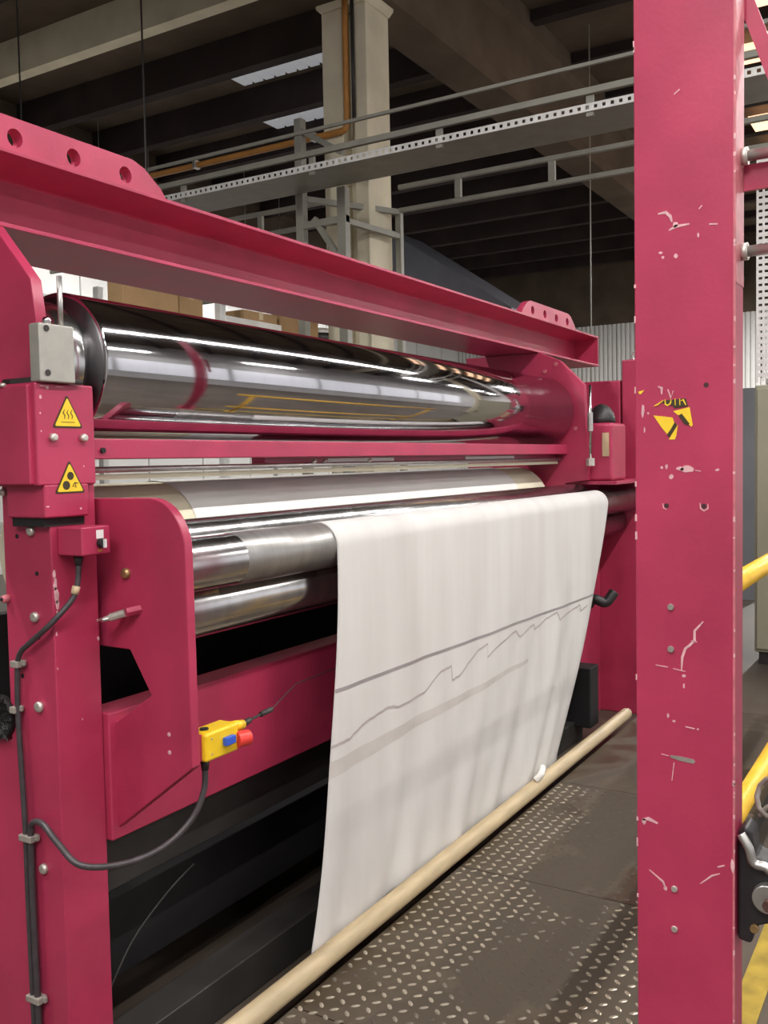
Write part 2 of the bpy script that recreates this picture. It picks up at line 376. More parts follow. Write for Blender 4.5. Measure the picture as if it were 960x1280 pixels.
# far side: ladder frame
for z0, z1 in ((3.985, 4.03), (4.205, 4.25)): B1('ladder_rail', RACK, pl, -4.61, XB, Yf-0.02, Yf+0.02, z0, z1, 0.006)
for z0, z1 in ((3.985, 4.03), (4.205, 4.25)): B1('ladder_rail', RACK, pl, XA, -5.5, Yf-0.02, Yf+0.02, z0, z1, 0.006)
for k in range(6): B1('ladder_rung', RACK, pl, -3.97+k*0.92-.03, -3.97+k*0.92+.03, Yf-0.018, Yf+0.018, 4.03, 4.205)
for k in range(3): B1('ladder_rung', RACK, pl, -8.9+k*1.3-.03, -8.9+k*1.3+.03, Yf-0.018, Yf+0.018, 4.03, 4.205)
# support frames
B1('frame_post', RACK, pl, -5.16, -5.08, 7.11, 7.19, -0.1, 4.71, 0.005)
B1('frame_post', RACK, pl, -4.71, -4.62, 7.11, 7.19, -0.1, 4.03, 0.005)
B1('frame_post', RACK, pl, -4.64, -4.58, 8.02, 8.08, -0.1, 3.985, 0.005)
for (a, b) in (((-5.12, 7.15, 4.62), (-4.66, 7.15, 4.33)), ((-5.12, 7.15, 4.0), (-4.61, 8.03, 3.99)), ((-4.98, 7.15, 3.80), (-4.67, 7.15, 3.35)), ((-4.66, 7.15, 3.74), (-4.61, 8.05, 3.76))):
    bm = nb(); bar(bm, a, b, 0.05, 0.05); obj('brace', bm, RACK, pl)
B1('frame_beam', RACK, pl, -5.12, -4.62, 7.12, 7.18, 3.72, 3.78)

# ------------------------------------------------------------------ storage rack behind the machine
rk = thing('storage_rack', 'grey steel storage rack behind the machine, holding boxes', 'rack', (-6.2, 7.0, -0.1))
for y in (4.1, 6.6, 9.4):
    for x in (-7.20, -5.65): B1('rack_post', GALV, rk, x-.035, x+.035, y-.035, y+.035, -0.1, 3.35, 0.004)
    for z in (1.2, 2.2, 3.05): B1('end_beam', RACK, rk, -6.715, -5.685, y-.02, y+.02, z, z+.05)
for z in (1.05, 2.76):
    for x in (-7.20, -5.65): B1('shelf_beam', GALV, rk, x-.03, x+.03, 4.065, 9.365, z, z+.09, 0.004) if True else None
    B1('shelf', RACK, rk, -6.72, -5.68, 4.14, 9.3, z+.07, z+.10)
def cbox(x0, x1, y0, y1, z0, z1, label):
    t = thing('cardboard_box', label, 'box', ((x0+x1)/2, (y0+y1)/2, z0))
    B1('carton', CARD, t, x0, x1, y0, y1, z0, z1, 0.006)
    ym = (y0+y1)/2
    B1('tape', TAPE, t, x0-.001, x1+.002, ym-.03, ym+.03, z1-.07, z1+.002)
ZS = 2.862
cbox(-5.86, -5.68, 5.47, 6.10, ZS, 3.12, 'large brown cardboard box on the rack, leftmost behind the roller')
cbox(-5.98, -5.72, 6.15, 6.45, ZS, 3.11, 'narrow brown cardboard box directly behind the largest one')
cbox(-5.95, -5.66, 6.95, 7.45, ZS, 3.03, 'low cardboard box behind the white strip on the rack')
cbox(-5.95, -5.66, 7.50, 8.15, ZS, 3.06, 'brown cardboard box next to the dark bundle on the rack')
tag(B1('white_panel_strip', WHT, None, -5.66, -5.60, 6.62, 7.44, ZS, 2.93, 0.004), 'flat white strip lying on the rack edge below the cardboard boxes', 'strip')
for k in range(5):
    z = ZS + 0.05 + 0.07*(k % 2); y0 = 8.2 + 0.1*k
    bm = nb(); tube(bm, [(-5.75-0.09*k, y0, z), (-5.78-0.09*k, y0+.5, z+.035), (-5.78-0.09*k, y0+1.15, z)], 0.045, 10, 2)
    o = obj('cable_bundle', bm, RUBBER if k % 2 == 0 else GALV)
    tag(o, ['black sagging bundle on the rack, nearest the roller', 'grey tube lying between black bundles on the rack', 'black bundle in the middle of the rack pile', 'grey tube further back in the rack pile', 'black bundle furthest back on the rack'][k], 'bundle')
tag(R1('cream_tube', FELT, None, (-5.60, 8.3, 3.06), (-5.62, 9.5, 2.99), 0.055, 16), 'pale cream tube lying across the dark bundles on the rack', 'tube')

# blue-grey sloping hood in the distance, left of the far wall
bm = nb(); prism(bm, [(-8.4, 5.6), (-6.0, 3.98), (-6.0, 3.90), (-9.0, 3.90), (-9.0, 5.6)], 14.0, 15.5)
tag(obj('sloping_hood', bm, BLUEG), 'blue-grey sloping sheet hood beyond the concrete column', 'hood')
hd = bpy.data.objects['sloping_hood']
for x in (-8.8, -6.1):
    for y in (14.1, 15.4): B1('leg', RACK, hd, x-.04, x+.04, y-.04, y+.04, -0.1, 3.9)

# ------------------------------------------------------------------ right-hand background
cb = thing('control_cabinet', 'olive-grey control cabinet right of the crimson post', 'cabinet', (-0.9, 8.2, -0.1))
B1('body', CAB, cb, -1.35, -0.35, 8.0, 8.6, 0.0, 2.14, 0.012)
B1('plinth', DKGREY, cb, -1.32, -0.38, 8.03, 8.57, -0.1, 0.0)
dr = B1('door', CAB, cb, -1.33, -0.37, 7.975, 8.0, 0.03, 2.11, 0.006)
B1('handle', BLACK, dr, -0.50, -0.46, 7.95, 7.975, 1.0, 1.2, 0.004)
bm = nb()
for k in range(13):
    a = 2*PI*k/12
bm.free()
bm = nb(); tube(bm, [(-1.27+0.035*math.cos(a), 8.3, 2.185+0.035*math.sin(a)) for a in [2*PI*k/12 for k in range(13)]], 0.009, 8, 1); obj('lifting_eye', bm, STEEL, cb)
# perforated vertical tray above the cabinet
vt = thing('vertical_cable_tray', 'white perforated vertical cable tray above the olive-grey cabinet', 'cable tray', (-1.27, 8.16, 2.14))
bm = nb(); zt0, zt1, xa, xb = 2.17, 3.95, -1.345, -1.20
for x in (xa, xa+0.045, xa+0.09, xb-0.012): box(bm, x, x+0.016, 8.02, 8.03, zt0, zt1)
nz = 34
for k in range(nz+1):
    z = zt0 + (zt1-zt0)*k/nz; box(bm, xa, xb, 8.021, 8.029, z-.016, z+.016) if 0 < k < nz else None
obj('perforated_face', bm, WHT, vt)
for x in (xa, xb-0.006): B1('flange', WHT, vt, x, x+.006, 8.03, 8.09, zt0, zt1)
for z in (2.6, 3.4): B1('cable', RUBBER, vt, xa+.03, xa+.05, 8.05, 8.07, z-.4, z+.4)
# grey-blue sliding door behind, yellow rail
bm = nb(); box(bm, -3.3, -1.9, 11.5, 11.56, -0.1, 2.35); tag(obj('grey_sheet_door', bm, mat('grey_blue_sheet', (0.24, 0.25, 0.27), 0.4, 0.2, var=0.15, vscale=1.5)), 'dull grey-blue sheet door between the post and the olive cabinet', 'door')
yr = thing('guard_rail', 'yellow tubular guard rail running along the aisle behind the crimson post', 'guard rail', (-0.605, 4.0, -0.1))
for z in (1.175, 0.40): R1('rail', YELR, yr, (-0.605, 2.45, z), (-0.605, 5.6, z), 0.034, 18)
for y in (2.6, 5.5): R1('rail_post', YELR, yr, (-0.605, y, -0.09), (-0.605, y, 1.175), 0.028, 16)
for y in (2.6, 5.5): B1('foot_plate', YELR, yr, -0.655, -0.555, y-.06, y+.06, -0.1, -0.09)
st = struct(B1('trim_1', YELF, None, -0.56, -0.48, 2.0, 12, -0.10, -0.097))

# black hinge bracket with steel nut on the post's right side
hb = thing('hinge_bracket', 'black clamp bracket with a big steel nut on the right side of the post', 'bracket', (-0.36, 2.11, 0.56))
bm = nb(); prism(bm, [(-0.381,0.565),(-0.352,0.56),(-0.345,0.60),(-0.30,0.62),(-0.29,0.70),(-0.315,0.745),(-0.345,0.755),(-0.35,0.80),(-0.365,0.815),(-0.381,0.80)], 2.06, 2.13)
obj('clamp_body', bm, RUBBER, hb, 0.008)
R1('nut', STEEL, hb, (-0.318, 2.035, 0.675), (-0.318, 2.06, 0.675), 0.030, 24, bevel=0.003)
R1('bolt', mat('rusty_bolt', (0.12, 0.06, 0.05), 0.6, 0.5, var=0.3), hb, (-0.312, 2.02, 0.668), (-0.312, 2.034, 0.668), 0.014, 6, bevel=0.002)
bm = nb(); tube(bm, [(-0.372,2.05,0.80),(-0.355,2.045,0.775),(-0.345,2.045,0.745),(-0.32,2.045,0.74),(-0.30,2.045,0.72)], 0.010, 8, 3); obj('lever', bm, STEEL, hb)
R1('set_screw', BRASS, hb, (-0.345, 2.05, 0.60), (-0.345, 2.06, 0.60), 0.009, 10)
bm = nb(); tube(bm, [(-0.31+0.05*math.cos(a), 2.17+0.01*math.sin(3*a), 0.845+0.05*math.sin(a)) for a in [2*PI*k/14 for k in range(15)]], 0.006, 8, 1)
tube(bm, [(-0.355,2.17,0.80),(-0.33,2.165,0.83),(-0.30,2.17,0.80),(-0.27,2.17,0.83)], 0.005, 8, 3)
tag(obj('wire_coil', bm, TIE), 'coiled olive cord hanging behind the black clamp on the post', 'cord')

# ------------------------------------------------------------------ crimson post in the foreground
po = thing('crimson_post', 'scratched crimson steel post in the foreground with a torn yellow sticker', 'post', (-0.485, 2.08, -0.1))
PX0, PX1, PY0, PY1 = -0.588, -0.382, 2.036, 2.124
B1('shaft', CR, po, PX0, PX1, PY0, PY1, -0.09, 3.4, 0.003)
B1('foot_plate', CR, po, PX0-.05, PX1+.05, PY0-.04, PY1+.05, -0.1, -0.085)
B1('worn_edge', CRD, po, PX1-.0035, PX1+.0006, PY0-.0006, PY0+.004, 0.1, 3.3)
B1('side_strip', CRD, po, PX1, PX1+.0012, PY0+.004, PY1-.001, 1.95, 3.35)
YF = PY0 - 0.0008
def flat(name, m, parent, polys, y=YF, th=0.0012, plane='XZ'):
    bm = nb()
    for p in polys: prism(bm, p, y, y+th, plane)
    return obj(name, bm, m, parent)
def stroke(pts, w):
    """a thin polygon following a polyline"""
    L, Rr = [], []
    for i, p in enumerate(pts):
        a = pts[max(i-1,0)]; b = pts[min(i+1,len(pts)-1)]
        d = Vector((b[0]-a[0], b[1]-a[1])); d = d.normalized() if d.length else Vector((1,0)); nrm = Vector((-d.y, d.x))
        ww = w[i] if isinstance(w, (list, tuple)) else w*(0.45 if i in (0, len(pts)-1) else 1)
        L.append((p[0]+nrm.x*ww/2, p[1]+nrm.y*ww/2)); Rr.append((p[0]-nrm.x*ww/2, p[1]-nrm.y*ww/2))
    return L + Rr[::-1]
def pp(u, v):   # photograph coordinates of the post's face turned into metres on that face (flat marks only)
    return (-0.492 + (u-850)/622.0 , 1.600 + (551.5-v)/603.0 - (u-850)*0.00004)
def S1(pts, w): return stroke([pp(*p) for p in pts], w/615.0)
def blob(u, v, a, b, n=9):
    return [pp(u + a*math.cos(2*PI*k/n)*random.uniform(.7,1.15), v + b*math.sin(2*PI*k/n)*random.uniform(.7,1.15)) for k in range(n)]
scr = [S1([(822,246),(832,245),(838,251),(840,258)],4), S1([(836,268),(845,264),(862,263)],4), S1([(887,266),(897,267)],4), blob(844,262,4,4),
       S1([(874,246),(878,242)],3), blob(825,295,3,2), blob(828,301,2,2), blob(845,301,3,3), S1([(843,101),(850,96)],3), blob(873,278,1.5,3),
       S1([(821,464),(826,466),(826,474)],3.5), S1([(834,468),(838,479),(841,470)],3),
       blob(859,569,9,5), blob(850,569,5,3), S1([(869,571),(876,572)],2.5), blob(832,567,2,4), blob(838,580,3.5,3.5), blob(826,568,2,2), blob(897,570,3,1.5),
       S1([(879,763),(868,776),(868,788),(862,795),(856,800),(852,812),(851,829)],3.2), S1([(864,789),(871,790)],2.5), S1([(817,826),(833,827)],2.5), S1([(840,828),(856,830)],2.2), blob(854,836,3,2), blob(854,849,1.5,3),
       blob(833,891,1.7,3), blob(841,897,2.4,1.5), S1([(856,902),(868,903)],3.2), blob(872,903,1.5,1.3),
       S1([(824,943),(834,944)],2.2), S1([(841,952),(838,976)],2.4),
       S1([(798,1036),(806,1033),(819,1037)],5), blob(800,1038,3,5), S1([(807,1102),(826,1114),(829,1122)],2.8), blob(829,1122,3,3),
       S1([(875,1105),(890,1091),(900,1086)],2.4), S1([(897,1078),(906,1074)],4), blob(916,1072,3,9), blob(801,495,2.2,9), blob(808,498,1.5,2), blob(803,520,1,4)]
chips = flat('paint_chips', CHIP, po, scr); chips['kind'] = 'stuff'; lab(chips, 'pale scratches and chips in the crimson paint')
lab(flat('grey_scar', TIE, po, [S1([(836,944),(848,945),(866,946),(868,947)],6)]), 'olive-grey scraped scar')
# edge chips
bm = nb()
for k in range(30):
    z = random.uniform(0.3, 2.6); h = random.uniform(.003, .012)
    box(bm, PX1-.003*random.random()-.001, PX1+.0008, PY0-.0009, PY0+.002, z, z+h)
for k in range(12):
    z = random.uniform(0.5, 2.5); h = random.uniform(.004, .02)
    box(bm, PX0-.0006, PX0+.002+.002*random.random(), PY0-.0009, PY0+.001, z, z+h)
e = obj('edge_chips', bm, CHIP, po); e['kind'] = 'stuff'
# holes and small bolts on the face
hol = None
for (u, v) in ((883,464),(832,617),(880,616),(832,250)):
    x, z = pp(u, v)
    bm = nb(); rod(bm, (x, PY0-.0008, z), (x, PY0+.004, z), 0.0052, 14); obj('bolt_hole', bm, mat('hole_shadow_steel', (0.05,0.02,0.025), .8), po) if v != 250 else bm.free()
for (u, v, m) in ((837,748,TIE),(837,803,TIE),(841,1120,ZINC),(841,1174,ZINC)):
    x, z = pp(u, v)
    o = R1('rivet', m, po, (x, PY0-.004, z), (x, PY0+.001, z), 0.0062, 16, 0.0075)
flat('hole_rim', CHIP, po, [S1([(875,612),(876,619),(880,622),(885,619),(885,613)],1.8), S1([(827,614),(828,620),(832,622)],1.3)])
# torn sticker: yellow scraps, black strip with the lower half of letters, black bar
stk = lab(flat('sticker_scrap', YELS, po, [[pp(841,496),pp(862,491),pp(866,514),pp(864,516),pp(859,511),pp(852,500),pp(847,501)]]), 'upper right scrap of the torn yellow sticker')
stl = lab(flat('sticker_scrap', YELS, po, [[pp(815,501),pp(840,504),pp(843,512),pp(833,525),pp(826,517)]]), 'left scrap of the torn yellow sticker')
flat('sticker_scrap', YELS, po, [[pp(835,532),pp(840,524),pp(847,513),pp(845,527),pp(843,532)]])
lab(flat('sticker_scrap', YELS, po, [[pp(795,470),pp(803,468),pp(799,473),pp(796,473)]]), 'tiny orange scrap at the post edge')
flat('sticker_black_strip', INK, stk, [[pp(826,484),pp(830,482),pp(857,480),pp(860,490),pp(842,492),pp(841,489),pp(829,486)],
      [pp(833,527),pp(836,529),pp(846,514),pp(843,510)], [pp(848,502),pp(852,499),pp(862,512),pp(860,514),pp(855,512)]], y=YF-0.0006)
lt = [S1([(830.5,481),(831,487),(834,488.5),(837.5,486),(838.5,481)],2.0), S1([(843.5,480),(843.8,488.5)],2.2), S1([(849.5,480),(849.8,488.5)],2.2), S1([(851,483),(854,481.5),(857.5,488.5)],2.2), S1([(816,489),(821,487),(828,482)],2.0)]
flat('sticker_lettering', YELS, stk, lt, y=YF-0.0012)
# second, hidden-side stile with rungs and the crimson braces
for z in (2.215, 2.02):
    o = R1('rung', STEEL, po, (-0.3995+0.0175, 2.10, z), (0.02, 2.10, z), 0.0115, 14); lab(o, 'grey steel rung')
    R1('rung_washer', ZINC, o, (-0.382, 2.10, z), (-0.368, 2.10, z), 0.018, 14)
B1('cross_plate', CR, po, -0.382, 0.02, 2.122, 2.132, 2.150, 2.203)
bm = nb(); bar(bm, (-0.385, 2.16, 2.56), (-0.20, 2.16, 2.02), 0.03, 0.03); obj('diagonal_brace', bm, CR, po)
bm = nb(); box(bm, 0.02, 0.10, 2.036, 2.124, -0.1, 3.4); sp = obj('stile', bm, CR, po)

# ------------------------------------------------------------------ walkway
wk = thing('tread_plate_walkway', 'grimy raised steel walkway of diamond tread plate before the machine', 'walkway', (-1.1, 3.4, -0.1))
WX0, WX1, WY0, WY1 = -1.64, -0.73, 0.2, 6.08
for (ya, yb) in ((0.2, 2.155), (2.16, 3.255), (3.26, 4.36), (4.365, 6.08)):
    B1('plate', TREAD, wk, WX0, WX1, ya, yb, -0.012, 0.0)
B1('side_frame', DKGREY, wk, WX1-.05, WX1, WY0, WY1, -0.1, -0.012)
B1('side_frame', DKGREY, wk, WX0, WX0+.05, WY0, WY1, -0.1, -0.012)
vs, fs = [], []
p = 0.045
ny = int((4.36-1.6)/p); nx = int((WX1-WX0)/p)
for i in range(nx):
    for j in range(ny):
        cx = WX0 + 0.02 + i*p; cy = 1.6 + 0.02 + j*p
        a = PI/4 if (i+j) % 2 else -PI/4
        c, s = math.cos(a), math.sin(a); k = len(vs)
        L, wd, h = 0.0165, 0.0068, 0.0032
        loc = [(-L,0,-.0004),(-L*.45,-wd,-.0004),(L*.45,-wd,-.0004),(L,0,-.0004),(L*.45,wd,-.0004),(-L*.45,wd,-.0004),(-L*.5,0,h),(L*.5,0,h)]
        vs += [(cx+x*c-y*s, cy+x*s+y*c, z) for x, y, z in loc]
        fs += [(k+1,k+2,k+7,k+6),(k+2,k+3,k+7),(k+3,k+4,k+7),(k+4,k+5,k+6,k+7),(k+5,k,k+6),(k,k+1,k+6)]
me = bpy.data.meshes.new('tread_lugs'); me.from_pydata(vs, [], fs); me.materials.append(LUG)
for q in me.polygons: q.use_smooth = True
lg = bpy.data.objects.new('tread_lugs', me); link(lg, wk, (0, 0, 0)); lg['kind'] = 'stuff'
# the pale wooden roller pole lying along the walkway's edge
bm = nb(); lathe(bm, (-1.680, 0.035), [(1.2, 0), (1.2, .034), (5.60, .034), (5.63, .026), (5.63, 0)], 32)
tag(obj('wooden_pole', bm, WOOD), 'long pale wooden pole lying along the edge of the tread walkway', 'pole')

# ------------------------------------------------------------------ the machine
mc = thing('calender_machine', 'large crimson roller machine with a polished chrome cylinder', 'machine', (-2.2, 3.6, -0.1))
YL, YR = 1.80, 5.45
# overhead I-beam
bx, tz = -2.34, 0.018
bm = nb()
prism(bm, [(-2.16,2.238),(-2.52,2.238),(-2.52,2.250),(-2.36,2.266),(-2.352,2.275),(-2.352,2.415),(-2.36,2.424),(-2.52,2.436),(-2.52,2.448),(-2.16,2.448),(-2.16,2.436),(-2.32,2.424),(-2.330,2.415),(-2.330,2.275),(-2.32,2.266),(-2.16,2.250)], 0.95, 6.60)
ub = obj('overhead_beam', bm, CR, mc, 0.002)
for y in (0.96, 6.575): B1('stiffener', CR, ub, -2.331, -2.162, y, y+.015, 2.255, 2.431)
for (y0, y1) in ((1.35, 2.31), (5.24, 6.19)):
    bm = nb()
    z0, z1 = 2.448, 2.545
    poly = [(y0, z0), (y1, z0), (y1-.03, z0+.035), (y1-.10, z1-.015), (y1-.15, z1), (y0+.15, z1), (y0+.10, z1-.015), (y0+.03, z0+.035)]
    holes = [y0+.18+.2*k for k in range(4)]
    # plate split into vertical strips so that the holes are real openings
    prof = lambda y: (z0+.035*(y-y0)/.03 if y < y0+.03 else z0+.035+(.047)*(y-y0-.03)/.07 if y < y0+.1 else z1-.015+.015*(y-y0-.1)/.05 if y < y0+.15 else z1)
    def top(y):
        return prof(y) if y < (y0+y1)/2 else prof(y0+y1-y)
    xa, xb = -2.225, -2.185; n = 24; hz = 2.491; r = 0.025
    xs = [y0+.0001, y0+.03, y0+.1, y0+.13] + sum([[h-.03, h+.03] for h in holes], []) + [y1-.13, y1-.1, y1-.03, y1-.0001]
    xs = sorted(set(round(v, 4) for v in xs)); segs = []
    for a, b in zip(xs[:-1], xs[1:]):
        if b - a < .002: continue
        if any(abs((a+b)/2-h) < .001 for h in holes):
            h = (a+b)/2
            sq = []
            for k in range(n):
                t = 2*PI*k/n; c, s = math.cos(t), math.sin(t); q = 1/max(abs(c), abs(s))
                yy = h + c*q*.03; zz = hz + s*q*.03; 
                if s*q > .99: zz = top(yy)
                if s*q < -.99: zz = z0
                sq.append((yy, zz))
            ci = [(h+r*math.cos(2*PI*k/n), hz+r*math.sin(2*PI*k/n)) for k in range(n)]
            O = {x: [bm.verts.new((x, *q_)) for q_ in sq] for x in (xa, xb)}; I = {x: [bm.verts.new((x, *q_)) for q_ in ci] for x in (xa, xb)}
            for k in range(n):
                j = (k+1) % n
                for x in (xa, xb): bm.faces.new((O[x][k], O[x][j], I[x][j], I[x][k]))
                bm.faces.new((I[xa][k], I[xa][j], I[xb][j], I[xb][k])); bm.faces.new((O[xa][k], O[xb][k], O[xb][j], O[xa][j]))
            for sy in (-1, 1):   # fill the four corners of the square ring
                for sz in (-1, 1):
                    cc = [(h+sy*.03, hz+sz*.03)]
        else:
            prism(bm, [(a, z0), (b, z0), (b, top(b)), (a, top(a))], xa, xb, 'YZ')
    obj('lifting_lug', bm, CR, ub)
# cheek plates (inner frame) at both ends
def cheek(y0, y1, pts, name='cheek_plate'):
    bm = nb(); prism(bm, pts, y0, y1); return obj(name, bm, CR, mc, 0.003)
cheek(1.625, 1.66, [(-2.65,1.60),(-2.02,1.60),(-2.0,1.72),(-2.0,1.978),(-2.015,2.08),(-2.05,2.12),(-2.155,2.236),(-2.65,2.236)])
rc = cheek(5.45, 5.50, [(-2.65,0.0),(-2.0,0.0),(-2.0,1.44),(-1.86,1.46),(-1.86,1.62),(-1.88,2.03),(-2.03,2.18),(-2.155,2.236),(-2.65,2.236)])
for (x, z) in ((-2.05, 2.16), (-2.12, 2.12), (-2.02, 2.02), (-2.09, 1.97), (-1.93, 1.77)): R1('bolt', CRD, rc, (x, 5.44, z), (x, 5.45, z), 0.012, 6)
# main chrome cylinder
cx, cz = -2.125, 1.879
bm = nb(); lathe(bm, (cx, cz), [(1.79,0),(1.79,.193),(1.794,.2),(5.40,.2),(5.405,.196),(5.405,0)], 128)
cr = obj('chrome_cylinder', bm, CHROME, mc)
bm = nb(); lathe(bm, (cx, cz), [(1.785,0),(1.785,.186),(1.792,.19)], 96); lab(obj('end_disc', bm, DARKDISC, cr), 'dark turned steel end face')
bm = nb(); lathe(bm, (cx, cz), [(1.665,0),(1.665,.10),(1.70,.158),(1.738,.168),(1.752,.164),(1.786,.13)], 96); lab(obj('journal_flange', bm, CHROME2, cr), 'shiny stepped journal flange')
bm = nb(); lathe(bm, (cx, cz), [(5.404,.0),(5.404,.12),(5.45,.12)], 48); obj('journal', bm, CHROME2, cr)
# felt covered cream cylinder and white wrap
bm = nb(); lathe(bm, (-2.28, 1.342), [(1.83,0),(1.84,.19),(1.85,.202),(5.36,.202),(5.40,.19),(5.40,0)], 96)
fc = lab(obj('felt_cylinder', bm, FELT, mc), 'cream felt-covered cylinder below the chrome one')
bm = nb(); lathe(bm, (-2.28, 1.342), [(2.30,.2055),(2.302,.2062),(4.95,.2062),(4.952,.2055)], 96)
ww = lab(obj('white_wrap', bm, FABW, fc), 'white cloth wrapped round the middle')
# cross bars between the cylinders
cb1 = B1('cross_bar', CR, mc, -2.05, -1.985, 1.77, 5.45, 1.618, 1.674, 0.004)
R1('bolt', BLACK, cb1, (-1.985, 1.815, 1.642), (-1.978, 1.815, 1.642), 0.008, 10)
B1('bracket_plate', CR, mc, -2.12, -2.06, 2.62, 5.45, 1.585, 1.640, 0.003)
for k, (y0, y1) in enumerate(((3.0, 3.5), (4.2, 4.8))): B1('clip', WHT, mc, -2.06, -2.052, y0, y1, 1.590, 1.612)
R1('grey_guide_bar', STEEL, mc, (-2.03, 1.80, 1.589), (-2.03, 5.45, 1.589), 0.009, 20)
B1('flat_guide', FELT, mc, -2.06, -2.045, 1.80, 5.45, 1.560, 1.576)
for y in (2.86, 2.93, 3.25): R1('clamp_screw', ZINC, mc, (-2.025, y, 1.598), (-2.01, y, 1.606), 0.007, 8)
# front rollers
def roller(name, x, z, r, m, y0=YL+.03, y1=YR, label=None, n=64):
    bm = nb(); lathe(bm, (x, z), [(y0,0),(y0,r-.003),(y0+.003,r),(y1-.003,r),(y1,r-.003),(y1,0)], n)
    o = obj(name, bm, m, mc)
    if label: lab(o, label)
    return o
roller('guide_roller', -1.93, 1.366, .073, CHROME2, label='upper dark-reflecting guide roller behind the front one')
fr = roller('front_roller', -1.79, 1.323, .075, CHROME2, y1=6.08, label='front chrome roller carrying the hanging cloth')
bm = nb(); lathe(bm, (-1.79, 1.323), [(2.10,.0752),(2.102,.0775),(5.42,.0775),(5.422,.0752)], 64) ; bm.free()
bm = nb(); lathe(bm, (-1.79, 1.323), [(2.10,.0750),(2.103,.0772),(2.60,.0772),(2.602,.0750)], 64); lab(obj('satin_sleeve', bm, SATIN, fr), 'satin grey sleeve left of the cloth')
roller('lower_roller', -1.90, 1.180, .088, CHROME2, y1=6.08, label='lower chrome roller half in shadow')
# lower crimson beam
B1('lower_beam', CR, mc, -2.05, -1.95, 1.772, 5.45, 0.575, 0.930, 0.006)
B1('shade_backing', BLACK, mc, -2.60, -2.55, 1.80, 5.45, -0.10, 1.14)  # black sheet added so the gap under the rollers reads as shade
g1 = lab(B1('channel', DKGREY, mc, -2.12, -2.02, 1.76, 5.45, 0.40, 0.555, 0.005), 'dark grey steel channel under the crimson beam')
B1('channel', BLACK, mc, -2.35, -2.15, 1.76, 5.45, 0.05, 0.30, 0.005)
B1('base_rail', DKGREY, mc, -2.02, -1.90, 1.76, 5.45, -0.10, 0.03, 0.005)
bm = nb(); tube(bm, [(-2.0, 1.78, 0.13), (-2.0, 1.88, 0.24), (-2.0, 2.02, 0.32), (-2.02, 2.16, 0.35)], 0.003, 6, 3); lab(obj('thin_wire', bm, DKGREY, mc), 'thin pale wire under the machine')

# left column
bm = nb(); prism(bm, [(-2.55,-.10),(-1.97,-.10),(-1.97,1.58),(-2.156,1.58),(-2.156,.87),(-2.55,.87)], 1.62, 1.77); lc = obj('left_column', bm, CR, mc, 0.004); lc2 = lc
sc = []
for (y, z, w, h) in ((1.627,1.325,.005,.012),(1.629,1.30,.007,.018),(1.630,1.272,.008,.022),(1.633,1.245,.006,.014),(1.631,1.222,.003,.010),(1.627,1.17,.003,.006),(1.764,1.135,.004,.006),(1.764,1.185,.003,.004),(1.626,1.08,.002,.004),(1.70,.93,.002,.003)):
    sc.append([(y+w*math.cos(2*PI*k/9)*random.uniform(.6,1.2), z+h*math.sin(2*PI*k/9)*random.uniform(.8,1.15)) for k in range(9)])
bm = nb()
for p_ in sc: prism(bm, p_, -1.9702, -1.9692, 'YZ')
o = obj('edge_scuff', bm, CHIP, lc); o['kind'] = 'stuff'
sc = []
for (y, z, w, h) in ((1.60,1.803,.010,.0015),(1.612,1.80,.006,.004),(1.65,1.803,.014,.001),(1.59,1.775,.004,.006),(1.588,1.735,.002,.003),(1.589,1.69,.002,.003),(1.72,1.60,.002,.003),(1.60,1.50,.006,.002),(1.705,1.49,.004,.003)):
    sc.append([(y+w*math.cos(2*PI*k/8)*random.uniform(.7,1.2), z+h*math.sin(2*PI*k/8)*random.uniform(.8,1.15)) for k in range(8)])
bm = nb()
for p_ in sc: prism(bm, p_, -1.952-.0002, -1.952+.0005, 'YZ')
chipbm = bm
